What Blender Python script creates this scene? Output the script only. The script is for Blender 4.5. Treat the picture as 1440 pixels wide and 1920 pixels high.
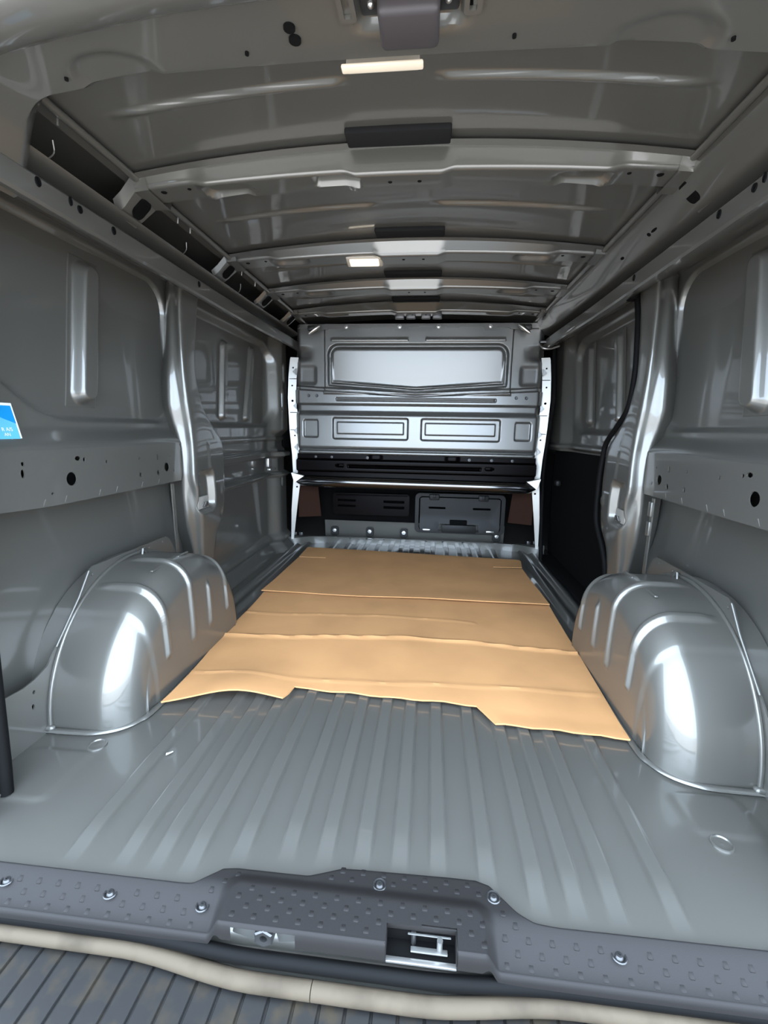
import bpy, bmesh, math, random
import numpy as np
from mathutils import Vector, Matrix, geometry

for o in list(bpy.data.objects):
    bpy.data.objects.remove(o)
scene = bpy.context.scene
C = scene.collection

# ------------------------------------------------------------------ camera
# metres: X to the right, Y forward into the van, Z up from the load floor
F_PX = 847.0
yaw, pit, rol = 0.0988, -0.1819, -0.017
Rz = Matrix.Rotation(yaw, 3, 'Z'); Rx = Matrix.Rotation(pit, 3, 'X'); Ry = Matrix.Rotation(rol, 3, 'Y')
RM = Rz @ Rx @ Ry                      # columns: right, forward, up
right, fwd, up = RM.col[0], RM.col[1], RM.col[2]
cd = bpy.data.cameras.new('camera')
cam = bpy.data.objects.new('camera', cd); C.objects.link(cam)
m = Matrix((right, up, -fwd)).transposed().to_4x4()
m.translation = Vector((0.0974, 0.0, 0.77))
cam.matrix_world = m
cd.sensor_fit = 'VERTICAL'; cd.sensor_height = 24.0
cd.lens = F_PX / 1920.0 * 24.0
cd.clip_start = 0.02
scene.camera = cam

# ------------------------------------------------------------------ world, exposure
w = bpy.data.worlds.new('sky'); scene.world = w; w.use_nodes = True
nt = w.node_tree; nt.nodes.clear()
out = nt.nodes.new('ShaderNodeOutputWorld'); bg = nt.nodes.new('ShaderNodeBackground')
bg.inputs['Color'].default_value = (0.65, 0.80, 1.0, 1); bg.inputs['Strength'].default_value = 5.6
nt.links.new(bg.outputs[0], out.inputs[0])
sl = bpy.data.lights.new('sun', 'SUN'); sl.energy = 5.5; sl.angle = math.radians(1.0); sl.color = (1.0, 0.93, 0.84)
sun = bpy.data.objects.new('sun', sl); C.objects.link(sun)          # high sun from ahead of the van, so the cargo space lies in shade
sun.rotation_euler = Vector((0.25, -0.50, -0.83)).to_track_quat('-Z', 'Y').to_euler()
vs = scene.view_settings
vs.view_transform = 'Standard'; vs.look = 'None'; vs.gamma = 1.0; vs.use_curve_mapping = False
vs.exposure = 1.32

# ------------------------------------------------------------------ materials
def principled(name, col, rough=0.5, metal=0.0, coat=0.0, coat_rough=0.05, bump=None, var=None, emit=None, spec=None):
    mt = bpy.data.materials.new(name); mt.use_nodes = True
    n = mt.node_tree.nodes; l = mt.node_tree.links
    b = n['Principled BSDF']
    b.inputs['Base Color'].default_value = (*col, 1)
    b.inputs['Roughness'].default_value = rough
    b.inputs['Metallic'].default_value = metal
    b.inputs['Coat Weight'].default_value = coat
    b.inputs['Coat Roughness'].default_value = coat_rough
    if spec is not None: b.inputs['Specular IOR Level'].default_value = spec
    tc = n.new('ShaderNodeTexCoord')
    if var:                                   # (scale, other colour, low, high)
        ns = n.new('ShaderNodeTexNoise'); ns.inputs['Scale'].default_value = var[0]; ns.inputs['Detail'].default_value = 5
        l.new(tc.outputs['Object'], ns.inputs['Vector'])
        mr = n.new('ShaderNodeMapRange'); mr.inputs[1].default_value = var[2]; mr.inputs[2].default_value = var[3]
        l.new(ns.outputs['Fac'], mr.inputs[0])
        mx = n.new('ShaderNodeMix'); mx.data_type = 'RGBA'
        mx.inputs[6].default_value = (*col, 1); mx.inputs[7].default_value = (*var[1], 1)
        l.new(mr.outputs[0], mx.inputs[0]); l.new(mx.outputs[2], b.inputs['Base Color'])
    if bump:                                  # (scale, strength, distance)
        nb = n.new('ShaderNodeTexNoise'); nb.inputs['Scale'].default_value = bump[0]; nb.inputs['Detail'].default_value = 3
        l.new(tc.outputs['Object'], nb.inputs['Vector'])
        bp = n.new('ShaderNodeBump'); bp.inputs['Strength'].default_value = bump[1]; bp.inputs['Distance'].default_value = bump[2]
        l.new(nb.outputs['Fac'], bp.inputs['Height']); l.new(bp.outputs[0], b.inputs['Normal'])
    if emit:
        b.inputs['Emission Color'].default_value = (*emit[0], 1); b.inputs['Emission Strength'].default_value = emit[1]
    return mt

M = {}
M['paint'] = principled('grey_metallic_paint', (0.120, 0.116, 0.102), 0.38, 0.5, 0.8, 0.04, bump=(9, 0.06, 0.004))
M['satin'] = principled('satin_grey_paint', (0.155, 0.155, 0.145), 0.34, 0.6, 0.7, 0.2, bump=(6, 0.05, 0.004))
M['black'] = principled('black_gloss_paint', (0.0025, 0.0016, 0.0018), 0.3, 0.0, 0.0, 0.1, spec=0.06)
M['blackgloss'] = principled('black_gloss_tube', (0.003, 0.003, 0.003), 0.12, 0.0, 1.0, 0.08, spec=1.0)
M['blackmatt'] = principled('black_matt_board', (0.003, 0.003, 0.003), 0.9, spec=0.08)
M['pale_sheen'] = principled('pale_sheen_metal', (0.40, 0.39, 0.355), 0.35, 0.35, 0.4, 0.15)  # pale metal; the side flanges' sky reflection is put into this colour
M['zinc'] = principled('zinc_steel', (0.55, 0.54, 0.51), 0.3, 0.9)
M['steel'] = principled('dark_steel', (0.08, 0.08, 0.08), 0.35, 0.8)
M['sill'] = principled('charcoal_grained_plastic', (0.0110, 0.0098, 0.0092), 0.62, spec=0.22, bump=(900, 0.25, 0.0006))
M['rubber'] = principled('black_rubber', (0.003, 0.003, 0.003), 0.7, spec=0.1)
M['seal'] = principled('dusty_beige_rubber', (0.074, 0.058, 0.040), 0.7, spec=0.15, var=(14, (0.044, 0.034, 0.023), 0.45, 0.75))
M['bumper'] = principled('weathered_grey_plastic', (0.015, 0.0145, 0.014), 0.55, spec=0.25, var=(26, (0.030, 0.0235, 0.015), 0.50, 0.72), bump=(60, 0.25, 0.001))
M['card'] = principled('brown_cardboard', (0.47, 0.238, 0.092), 0.85, var=(5, (0.41, 0.205, 0.078), 0.42, 0.68), bump=(40, 0.12, 0.002))
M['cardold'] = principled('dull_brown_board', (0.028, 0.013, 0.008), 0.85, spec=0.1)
M['foam'] = principled('dark_foam', (0.012, 0.012, 0.012), 0.95, spec=0.1)
M['lens'] = principled('frosted_lamp_lens', (0.85, 0.80, 0.70), 0.35, emit=((1.0, 0.86, 0.62), 0.55))
M['lensoff'] = principled('cream_lamp_cover', (0.5, 0.43, 0.34), 0.4, emit=((1.0, 0.86, 0.65), 0.12))
M['lampbody'] = principled('cream_lamp_housing', (0.40, 0.36, 0.30), 0.45)
M['grey'] = principled('mid_grey_plastic', (0.012, 0.012, 0.011), 0.5, spec=0.25)
M['white'] = principled('white_print', (0.62, 0.63, 0.61), 0.5)
M['blue'] = principled('blue_print', (0.003, 0.20, 0.46), 0.45)
M['lblue'] = principled('light_blue_print', (0.09, 0.36, 0.52), 0.45)
M['ground'] = principled('pale_concrete', (0.40, 0.355, 0.31), 0.9, var=(0.8, (0.33, 0.29, 0.26), 0.4, 0.65))
M['cap'] = principled('dark_brown_plastic', (0.04, 0.035, 0.036), 0.5, spec=0.3)

# ------------------------------------------------------------------ helpers
def sm(a, b, x):
    t = np.clip((x - a) / (b - a), 0, 1); return t * t * (3 - 2 * t)
def ins(sd, wd):                               # 1 inside a signed distance, 0 outside
    return 1 - sm(-wd / 2, wd / 2, sd)
def rrect(u, v, u0, u1, v0, v1, r):
    qu = np.abs(u - (u0 + u1) / 2) - (u1 - u0) / 2 + r
    qv = np.abs(v - (v0 + v1) / 2) - (v1 - v0) / 2 + r
    return np.hypot(np.maximum(qu, 0), np.maximum(qv, 0)) + np.minimum(np.maximum(qu, qv), 0) - r
def link(name, me, mat, parent):
    o = bpy.data.objects.new(name, me); C.objects.link(o)
    if mat is not None: me.materials.append(M[mat] if isinstance(mat, str) else mat)
    if parent is not None: o.parent = parent
    return o
def mk(name, V, Fc, mat, parent=None, sharp=40.0):
    me = bpy.data.meshes.new(name); me.from_pydata([tuple(map(float, v)) for v in V], [], [tuple(map(int, f)) for f in Fc])
    me.validate(); me.update()
    me.polygons.foreach_set('use_smooth', [True] * len(me.polygons))
    if sharp: me.set_sharp_from_angle(angle=math.radians(sharp))
    return link(name, me, mat, parent)
def grid(name, X, Y, Z, mat, parent=None, flip=False, sharp=None, close_v=False):
    P = np.stack(np.broadcast_arrays(X, Y, Z), -1).astype(np.float32); n, k = P.shape[:2]
    idx = np.arange(n * k).reshape(n, k)
    if close_v: idx = np.concatenate([idx, idx[:, :1]], 1)
    q = np.stack([idx[:-1, :-1], idx[1:, :-1], idx[1:, 1:], idx[:-1, 1:]], -1).reshape(-1, 4)
    if flip: q = q[:, ::-1]
    me = bpy.data.meshes.new(name)
    me.vertices.add(n * k); me.vertices.foreach_set('co', P.ravel())
    me.loops.add(q.size); me.loops.foreach_set('vertex_index', np.ascontiguousarray(q.ravel()).astype(np.int32))
    me.polygons.add(len(q)); me.polygons.foreach_set('loop_start', np.arange(0, q.size, 4, dtype=np.int32))
    me.update(calc_edges=True)
    me.polygons.foreach_set('use_smooth', np.ones(len(q), bool))
    if sharp: me.set_sharp_from_angle(angle=math.radians(sharp))
    return link(name, me, mat, parent)
def refine(lo, hi, base, spots=(), fine=0.002, width=0.012):   # 1-D samples, denser near the given places
    a = list(np.arange(lo, hi, base)) + [hi]
    for s in spots: a += list(np.arange(s - width, s + width, fine))
    a = np.unique(np.round([t for t in a if lo <= t <= hi], 4))
    keep = [a[0]]
    for t in a[1:]:
        if t - keep[-1] > 0.0012: keep.append(t)
    return np.array(keep)
def box(name, c, s, mat, parent=None, r=0.003, rot=None, seg=2):
    bm = bmesh.new(); bmesh.ops.create_cube(bm, size=1.0)
    bmesh.ops.scale(bm, vec=s, verts=bm.verts)
    if r: bmesh.ops.bevel(bm, geom=list(bm.edges), offset=min(r, min(s) * 0.45), segments=seg, affect='EDGES', profile=0.5)
    if rot is not None: bmesh.ops.rotate(bm, verts=bm.verts, matrix=rot)
    bmesh.ops.translate(bm, vec=c, verts=bm.verts)
    me = bpy.data.meshes.new(name); bm.to_mesh(me); bm.free()
    for p in me.polygons: p.use_smooth = True
    me.set_sharp_from_angle(angle=math.radians(40))
    return link(name, me, mat, parent)
def tube(name, path, r, mat, parent=None, n=10, flat=1.0, upv=(0, 0, 1)):
    pts = [Vector(p) for p in path]; V = []; Fc = []
    for i, p in enumerate(pts):
        t = (pts[min(i + 1, len(pts) - 1)] - pts[max(i - 1, 0)]).normalized()
        a = t.cross(Vector(upv))
        if a.length < 1e-4: a = t.cross(Vector((1, 0, 0)))
        a.normalize(); b = a.cross(t).normalized()
        rr = r[i] if isinstance(r, (list, tuple)) else r
        for k in range(n):
            g = 2 * math.pi * k / n
            V.append(p + a * (rr * math.cos(g)) + b * (rr * flat * math.sin(g)))
    for i in range(len(pts) - 1):
        for k in range(n):
            Fc.append((i * n + k, i * n + (k + 1) % n, (i + 1) * n + (k + 1) % n, (i + 1) * n + k))
    Fc.append(tuple(range(n))[::-1]); Fc.append(tuple((len(pts) - 1) * n + k for k in range(n)))
    return mk(name, V, Fc, mat, parent, 50)
def smooth_path(pts, n=8):
    P = [np.array(p, float) for p in pts]; P = [2 * P[0] - P[1]] + P + [2 * P[-1] - P[-2]]; o = []
    for i in range(1, len(P) - 2):
        for k in range(n):
            t = k / n
            o.append(0.5 * ((2 * P[i]) + (-P[i - 1] + P[i + 1]) * t + (2 * P[i - 1] - 5 * P[i] + 4 * P[i + 1] - P[i + 2]) * t * t + (-P[i - 1] + 3 * P[i] - 3 * P[i + 1] + P[i + 2]) * t ** 3))
    o.append(P[-2]); return [tuple(p) for p in o]
def circ(u, v, ru, rv=None, n=16):
    rv = rv or ru
    return [(u + ru * math.cos(2 * math.pi * k / n), v + rv * math.sin(2 * math.pi * k / n)) for k in range(n)]
def rr_poly(u0, u1, v0, v1, r, n=5):
    o = []
    for cu, cv, a0 in ((u1 - r, v1 - r, 0), (u0 + r, v1 - r, 90), (u0 + r, v0 + r, 180), (u1 - r, v0 + r, 270)):
        for k in range(n + 1):
            a = math.radians(a0 + 90 * k / n); o.append((cu + r * math.cos(a), cv + r * math.sin(a)))
    return o
def in_poly(u, v, poly):
    c = False; j = len(poly) - 1
    for i in range(len(poly)):
        (ui, vi), (uj, vj) = poly[i], poly[j]
        if (vi > v) != (vj > v) and u < (uj - ui) * (v - vi) / (vj - vi) + ui: c = not c
        j = i
    return c
def plate(name, outline, holes, f3, off, mat, parent=None, spacing=None, sharp=35):
    """sheet cut from a 2-D outline with holes; f3 maps (u, v) to 3-D, off is the thickness vector (or function)"""
    pts = []; edges = []
    for lp in [outline] + list(holes):
        b = len(pts); pts += [Vector(p) for p in lp]
        edges += [(b + i, b + (i + 1) % len(lp)) for i in range(len(lp))]
    if spacing:
        us = [p[0] for p in outline]; vv = [p[1] for p in outline]
        for u in np.arange(min(us), max(us), spacing):
            for v in np.arange(min(vv), max(vv), spacing):
                if in_poly(u, v, outline) and not any(in_poly(u, v, h) for h in holes): pts.append(Vector((u, v)))
    rv, re, rf, *_ = geometry.delaunay_2d_cdt(pts, edges, [], 1 if not holes else 4, 1e-6)
    faces = []
    for f in rf:
        cu = sum(rv[i][0] for i in f) / len(f); cv = sum(rv[i][1] for i in f) / len(f)
        if in_poly(cu, cv, outline) and not any(in_poly(cu, cv, h) for h in holes): faces.append(list(f))
    n = len(rv); top = [Vector(f3(p[0], p[1])) for p in rv]
    bot = [t + Vector(off(p[0], p[1]) if callable(off) else off) for t, p in zip(top, rv)]
    Fc = [tuple(f) for f in faces] + [tuple(i + n for i in reversed(f)) for f in faces]
    cnt = {}
    for f in faces:
        for i in range(len(f)):
            e = (f[i], f[(i + 1) % len(f)]); cnt[e] = cnt.get(e, 0) + 1
    for (a, b) in cnt:
        if (b, a) not in cnt: Fc.append((b, a, a + n, b + n))
    return mk(name, top + bot, Fc, mat, parent, sharp)
def tag(o, label, cat, group=None, kind=None):
    o['label'] = label; o['category'] = cat
    if group: o['group'] = group
    if kind: o['kind'] = kind
    return o
def empty(name, loc, label, cat, group=None):
    o = bpy.data.objects.new(name, None); C.objects.link(o); o.location = loc; o.empty_display_size = 0.05
    return tag(o, label, cat, group)
def reparent(o, p):                            # keep world coordinates of meshes built in place
    o.parent = p; o.matrix_parent_inverse = Matrix.Translation(-Vector(p.location)); return o

# ================================================================== SETTING
# ------------------------------------------------------------------ ground behind the van
g = box('ground', (0, 0, -0.60), (60, 60, 0.05), 'ground', None, 0)
tag(g, 'pale concrete ground the van stands on', 'ground', kind='structure')

# ------------------------------------------------------------------ floor
RIBS = [0.0] + [s * x for x in (0.0685, 0.1375, 0.222, 0.302, 0.363, 0.425, 0.521) for s in (-1, 1)]
def floor_z(x, y):
    z = np.zeros(np.broadcast(x, y).shape)
    for c in RIBS:
        y0 = 0.645 if abs(c) > 0.26 else (0.69 if abs(c) < 0.18 else 0.675)
        ln = sm(y0 - 0.03, y0 + 0.06, y)
        d = np.abs(x - c)
        z = z + 0.009 * (1 - sm(0.0125, 0.0185, d)) * ln
    for c in (0.70, 0.765):
        d = np.abs(np.abs(x) - c); z = z + 0.014 * (1 - sm(0.010, 0.022, d)) * sm(1.70, 1.76, y)
    # shallow pressed pads beside the wheel arches
    z = z + 0.004 * ins(rrect(np.abs(x), y, 0.64, 0.775, 0.815, 0.92, 0.02), 0.012) * (x > 0)
    z = z + 0.004 * ins(rrect(np.abs(x), y, 0.675, 0.83, 0.735, 0.88, 0.02), 0.012) * (x < 0)
    # pressings in front of the partition foot
    z = z + 0.006 * ins(rrect(x, y, -0.10, 0.13, 2.76, 2.86, 0.02), 0.012)
    return z
xs = np.unique(np.round(np.concatenate([np.arange(-0.93, 0.931, 0.01)] + [np.arange(c - 0.022, c + 0.0221, 0.002) for c in RIBS]), 4))
xs = xs[np.insert(np.diff(xs) > 0.0012, 0, True)]
ys = np.unique(np.round(np.concatenate([np.arange(0.603, 0.95, 0.006), np.arange(0.95, 3.02, 0.02)]), 4))
XX, YY = np.meshgrid(xs, ys, indexing='ij')
floor = grid('floor', XX, YY, floor_z(XX, YY), 'paint', None)
tag(floor, 'grey painted steel load floor with long pressed ribs', 'floor', kind='structure')
def plug(x, y, r):
    z = float(floor_z(np.array(x), np.array(y)))
    V = []; Fc = []; n = 24
    prof = [(r, 0), (r * 0.98, 0.003), (r * 0.85, 0.004), (r * 0.75, 0.0015), (r * 0.25, 0.0015), (0.0005, 0.0025)]
    for rr, zz in prof:
        for k in range(n): V.append((x + rr * math.cos(2 * math.pi * k / n), y + rr * math.sin(2 * math.pi * k / n), z + zz))
    for i in range(len(prof) - 1):
        for k in range(n): Fc.append((i * n + k, i * n + (k + 1) % n, (i + 1) * n + (k + 1) % n, (i + 1) * n + k))
    return mk('floor_plug', V, Fc, 'paint', floor)
plug(0.678, 0.797, 0.020); plug(-0.684, 0.905, 0.022)
# front edge of the floor: upright flange with a row of studs
fl = plate('floor_flange', rr_poly(-0.83, 0.83, 0.0, 0.068, 0.006), [circ(x, 0.042, 0.006) for x in (-0.42, -0.31, -0.19, 0.09, 0.20, 0.33)],
           lambda u, v: (u, 2.93 - 0.10 * float(sm(0.62, 0.80, np.array(abs(u)))) + v * 0.04, v), (0, 0.003, 0), 'paint', floor, 0.05)
for s in (-1, 1):
    for k in range(2): box('flange_bracket', (s * (0.735 + 0.04 * k), 2.85, 0.078), (0.024, 0.016, 0.022), 'steel', floor, 0.003)

# ------------------------------------------------------------------ side walls
ARC_Y, ARC_R = 1.302, 0.358
def build_side(s):
    side = 'left' if s < 0 else 'right'
    def P(o, y, z): return (s * o, y, z)
    # outer skin
    zs = refine(-0.01, 1.31, 0.04); yy = refine(0.60, 3.05, 0.05)
    Yg, Zg = np.meshgrid(yy, zs, indexing='ij')
    o = 0.905 + 0.02 * sm(0.0, 0.6, Zg) - 0.015 * sm(0.9, 1.3, Zg)
    bulge = np.exp(-((Yg - ARC_Y) / 0.36) ** 2 - ((Zg - 0.0) / 0.36) ** 2) * 0.03
    wall = grid('wall_' + side, s * (o - bulge), Yg, Zg, 'paint', None, flip=s > 0)
    tag(wall, 'grey painted steel van side wall %s' % ('with a blue and white sticker' if s < 0 else 'holding the dark sliding door'), 'wall', kind='structure')

    # rear upper panel: ledge above the rail, frame and recessed field
    yy = refine(0.81, 1.72, 0.008, (1.682,), 0.003, 0.02); zs = refine(0.703, 1.30, 0.006, (0.71, 0.77, 0.785, 1.262))
    Yg, Zg = np.meshgrid(yy, zs, indexing='ij')
    o = 0.822 + 0.058 * sm(0.705, 0.765, Zg) + 0.012 * sm(0.76, 1.25, Zg)
    o = o - 0.0 + 0.02 * sm(0.74, 0.80, Zg) * sm(1.25, 1.45, Yg) * 0.3
    sd = rrect(Yg, Zg, 0.60, 1.684, 0.782, 1.264, 0.10)
    nrm = math.hypot(0.076, 0.099); ln = -((Yg - 0.987) * 0.076 + (Zg - 0.857) * 0.099) / nrm
    k = 0.05; h = np.clip(0.5 - 0.5 * (ln - sd) / k, 0, 1); sd = ln * (1 - h) + sd * h + k * h * (1 - h)
    o = o + 0.020 * ins(sd, 0.020)
    grid('upper_panel', s * o, Yg, Zg, 'paint', wall, flip=s > 0)

    # hat-section stiffeners on the panels
    def stiffener(y0, y1, z0, z1, base, hw=0.030, fw=0.058, depth=0.030):
        v = refine(-fw, fw, 0.003); zz = refine(z0 - 0.02, z1 + 0.02, 0.008, (z0, z1), 0.003, 0.03)
        Vg, Zg = np.meshgrid(v, zz, indexing='ij')
        t = (Zg - z0) / (z1 - z0); yc = y0 + (y1 - y0) * t
        sd = rrect(Vg, Zg, -hw, hw, z0, z1, hw * 0.95)
        d = depth * ins(sd, 0.022) + 0.004 * ins(rrect(Vg, Zg, -fw + 0.004, fw - 0.004, z0 - 0.016, z1 + 0.016, 0.003), 0.004)
        bs = base(Zg) if callable(base) else base
        return grid('stiffener', s * (bs - d), yc + Vg, Zg, 'paint', wall, flip=s > 0)
    stiffener(1.232, 1.306, 0.832, 1.218, lambda z: 0.9025 + 0.012 * sm(0.76, 1.25, z), 0.033, 0.062, 0.032)

    # rail with its holes
    rail_holes = [(0.936, 0.678, .0045, .005), (0.933, 0.656, .005, .010), (1.072, 0.630, .0175, .0175), (1.099, 0.681, .010, .006), (1.121, 0.677, .0045, .0055),
                  (1.205, 0.665, .004, .0055), (1.008, 0.600, .0035, .0035), (1.351, 0.665, .004, .004), (1.449, 0.664, .0045, .010), (1.524, 0.663, .003, .004),
                  (1.500, 0.626, .0155, .0155), (1.353, 0.613, .0055, .007), (1.448, 0.611, .0065, .0085), (1.543, 0.611, .003, .005)]
    bot = []
    for y in np.arange(0.80, 1.59, 0.01):
        bot.append((float(y), 0.570 + 0.03 * float(1 - sm(0.62, 1.05, np.array(y))) * 0.6))
    outl = bot + [(1.588, 0.570), (1.596, 0.60), (1.596, 0.69), (1.585, 0.708), (0.80, 0.708)]
    plate('side_rail', outl, [circ(y, z, a, b, 14) for y, z, a, b in rail_holes], lambda u, v: P(0.818, u, v), (s * 0.003, 0, 0), 'paint', wall)
    for y in (0.985, 1.05, 1.17, 1.24, 1.36, 1.45):
        V = [P(0.8175, y - 0.008, 0.574), P(0.8175, y + 0.008, 0.574), P(0.8165, y, 0.590), P(0.822, y - 0.008, 0.574), P(0.822, y + 0.008, 0.574), P(0.822, y, 0.590)]
        mk('rail_tab', V, [(0, 1, 2), (3, 5, 4), (0, 3, 4, 1), (1, 4, 5, 2), (2, 5, 3, 0)], 'paint', wall)
    plate('rail_return', [(0.80, 0.819), (1.58, 0.819), (1.58, 0.915), (0.80, 0.915)], [], lambda u, v: P(v, u, 0.576 + 0.018 * float(1 - sm(0.62, 1.05, np.array(u)))), (0, 0, 0.003), 'paint', wall, 0.05)

    # cant rail under the roof edge
    prof = [(0.905, 1.292), (0.80, 1.245), (0.735, 1.216), (0.722, 1.214), (0.717, 1.220), (0.716, 1.262), (0.722, 1.268), (0.765, 1.272), (0.770, 1.290), (0.725, 1.300), (0.712, 1.302), (0.705, 1.307)]
    prof += [(0.667, 1.338), (0.660, 1.352), (0.662, 1.38)] if s > 0 else [(0.715, 1.312), (0.80, 1.320), (0.88, 1.34), (0.88, 1.40), (0.66, 1.405)]
    pr = np.array(prof); yy = np.linspace(0.80, 2.80, 60)
    sh = 0.012 * sm(1.9, 2.7, yy)[:, None]
    grid('cant_rail', s * np.broadcast_to(pr[None, :, 0], (60, len(pr))), np.broadcast_to(yy[:, None], (60, len(pr))), pr[None, :, 1] + sh, 'paint', wall, flip=s > 0, sharp=30)
    for y, z, a, b in [(0.948, 1.253, .006, .008), (1.033, 1.255, .004, .008), (1.060, 1.250, .006, .007), (1.172, 1.250, .006, .008), (1.60, 1.25, .006, .008)]:
        c = circ(y, z, a, b, 12)
        V = [P(0.7158, p[0], p[1]) for p in c] + [P(0.7135, y + (p[0] - y) * 1.12, z + (p[1] - z) * 1.12) for p in c] + [P(0.7162, y + (p[0] - y) * 1.25, z + (p[1] - z) * 1.25) for p in c]
        mk('rail_hole_disc', V, [tuple(range(12))] + [(i + q, (i + 1) % 12 + q, (i + 1) % 12 + q + 12, i + q + 12) for q in (0, 12) for i in range(12)], 'rubber', wall)  # black disc drawn for an oval hole, its inner shade as colour

    if s > 0:
        for (y, z, a, b) in [(1.43, 1.320, .016, .004), (1.46, 1.320, .008, .006), (1.02, 1.322, .018, .004), (1.64, 1.320, .012, .005)]:
            c = circ(y, 0, a, b, 12)
            mk('side_slot', [P(0.6885 + p[1] * 0.79, p[0], z - p[1] * 0.62) for p in c] + [P(0.698 + p[1] * 0.79, p[0], z + 0.004 - p[1] * 0.62) for p in c], [tuple(range(12))] + [(i, (i + 1) % 12, (i + 1) % 12 + 12, i + 12) for i in range(12)], 'blackmatt', wall)
    # pillar, lofted over its height
    T = np.array([  # z, Y1, o1, Y2, o2, Y4, o4
        (1.30, 1.67, .865, 1.64, .80, 1.79, .80), (1.24, 1.655, .86, 1.63, .80, 1.76, .80), (1.17, 1.64, .855, 1.62, .80, 1.74, .80), (1.03, 1.615, .85, 1.609, .795, 1.71, .797),
        (0.95, 1.595, .85, 1.61, .793, 1.70, .795), (0.84, 1.587, .85, 1.615, .787, 1.73, .79), (0.765, 1.60, .84, 1.622, .782, 1.81, .79), (0.71, 1.605, .828, 1.618, .778, 1.885, .79),
        (0.67, 1.602, .822, 1.615, .775, 1.895, .79), (0.57, 1.60, .822, 1.603, .772, 1.885, .785), (0.51, 1.60, .822, 1.628, .770, 1.88, .785), (0.44, 1.605, .822, 1.642, .772, 1.87, .785),
        (0.385, 1.618, .825, 1.66, .782, 1.86, .79), (0.33, 1.645, .83, 1.675, .793, 1.82, .80), (0.25, 1.665, .83, 1.685, .80, 1.79, .80), (-0.01, 1.67, .84, 1.69, .81, 1.77, .81)])[::-1]
    zz = np.unique(np.concatenate([np.arange(-0.01, 1.30, 0.008), [1.30]])); ker = np.ones(7) / 7
    def col(i):
        a = np.interp(zz, T[:, 0], T[:, i]); b = np.convolve(np.pad(a, 3, 'edge'), ker, 'valid'); return b
    Y1, O1, Y2, O2, Y4, O4 = [col(i) for i in range(1, 7)]
    rows = []
    for i in range(len(zz)):
        cp = [np.array((0.912, Y1[i] + 0.065)), np.array((O1[i] + 0.025, Y1[i] + 0.022)), np.array((O1[i], Y1[i])), np.array((0.5 * (O1[i] + O2[i]) + 0.004, 0.5 * (Y1[i] + Y2[i]) + 0.007)), np.array((O2[i] + 0.008, Y2[i] - 0.002)), np.array((O2[i], Y2[i] + 0.008)),
              np.array((0.5 * (O2[i] + O4[i]) - 0.002, 0.5 * (Y2[i] + Y4[i]))), np.array((O4[i], Y4[i] - 0.006)), np.array((O4[i] + 0.012, Y4[i] + 0.002)), np.array((O4[i] + 0.09, Y4[i] + 0.01))]
        for _ in range(2):
            q = [cp[0]]
            for a, b in zip(cp[:-1], cp[1:]): q += [0.8 * a + 0.2 * b, 0.2 * a + 0.8 * b]
            cp = q + [cp[-1]]
        cp = np.array(cp); dist = np.concatenate([[0], np.cumsum(np.hypot(*np.diff(cp, axis=0).T))])
        u = np.linspace(0, dist[-1], 90); rows.append(np.stack([np.interp(u, dist, cp[:, 0]), np.interp(u, dist, cp[:, 1])], 1))
    Rr = np.array(rows); Og = Rr[:, :, 0]; Yg = Rr[:, :, 1]; Zg = np.broadcast_to(zz[:, None], Og.shape)
    inw = (Og < 0.80)
    pk = ins(rrect(Yg - (Zg - 0.5) * -0.02, Zg, 1.636, 1.765, 0.440, 0.592, 0.028), 0.012) * inw
    Og = Og + 0.034 * pk
    Og = Og - 0.006 * ins(rrect(Yg, Zg, 1.725, 1.742, 0.605, 0.70, 0.008), 0.012) * inw
    Og = Og - 0.006 * ins(np.hypot(Yg - 1.845, Zg - 0.505) - 0.02, 0.014) * inw + 0.008 * ins(np.hypot(Yg - 1.835, Zg - 0.405) - 0.014, 0.012) * inw
    pillar = grid('pillar', s * Og, Yg, Zg, 'paint', wall, flip=s < 0, sharp=None)
    # bright lower pocket insert with its hook
    pin_ = box('pocket_insert', P(0.800, 1.700, 0.470), (0.012, 0.085, 0.050), 'pale_sheen', wall, 0.005)
    for dy in (-0.011, 0.011):
        tube('pocket_hook', [P(0.794, 1.700 + dy, 0.452), P(0.785, 1.700 + dy, 0.458), P(0.784, 1.700 + dy * 0.8, 0.472)], 0.0035, 'steel', pin_, 8)
    # side latch strip behind the pillar, bonded plate beside it
    for k in range(2 if s > 0 else 0):
        box('pillar_clip', P(0.826, 1.545, 0.525 - 0.065 * k), (0.012, 0.022, 0.05), 'paint', wall, 0.004)
    plate('seam_strip', [(1.555, 0.30), (1.572, 0.30), (1.560, 0.56), (1.545, 0.56)], [], lambda u, v: P(0.835 - 0.01 * (v - 0.3), u, v), (s * 0.004, 0, 0), 'paint', wall)

    # wheel arch
    n1 = 320; th = np.linspace(math.pi, 0.0, n1)
    ex = 0.94
    yc = ARC_Y + ARC_R * np.sign(np.cos(th)) * np.abs(np.cos(th)) ** ex; zc = ARC_R * np.abs(np.sin(th)) ** ex
    ny = np.gradient(yc); nz = np.gradient(zc); L = np.hypot(ny, nz); NY, NZ = -nz / L, ny / L
    NY = np.where(NY * (yc - ARC_Y) < 0, -NY, NY); NZ = np.abs(NZ)
    rad = 0.085; sec = []
    for x in np.linspace(0.90, 0.632 + rad, 22): sec.append((x, 0.0, 0))
    for a in np.linspace(0, math.pi / 2, 22)[1:]: sec.append((0.632 + rad - rad * math.sin(a), rad * (1 - math.cos(a)), 0))
    for q in np.linspace(0, 1, 46)[1:]: sec.append((0.632 - 0.004 * math.sin(q * math.pi), rad, q))
    X = np.zeros((n1, len(sec))); Yq = X.copy(); Zq = X.copy()
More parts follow.
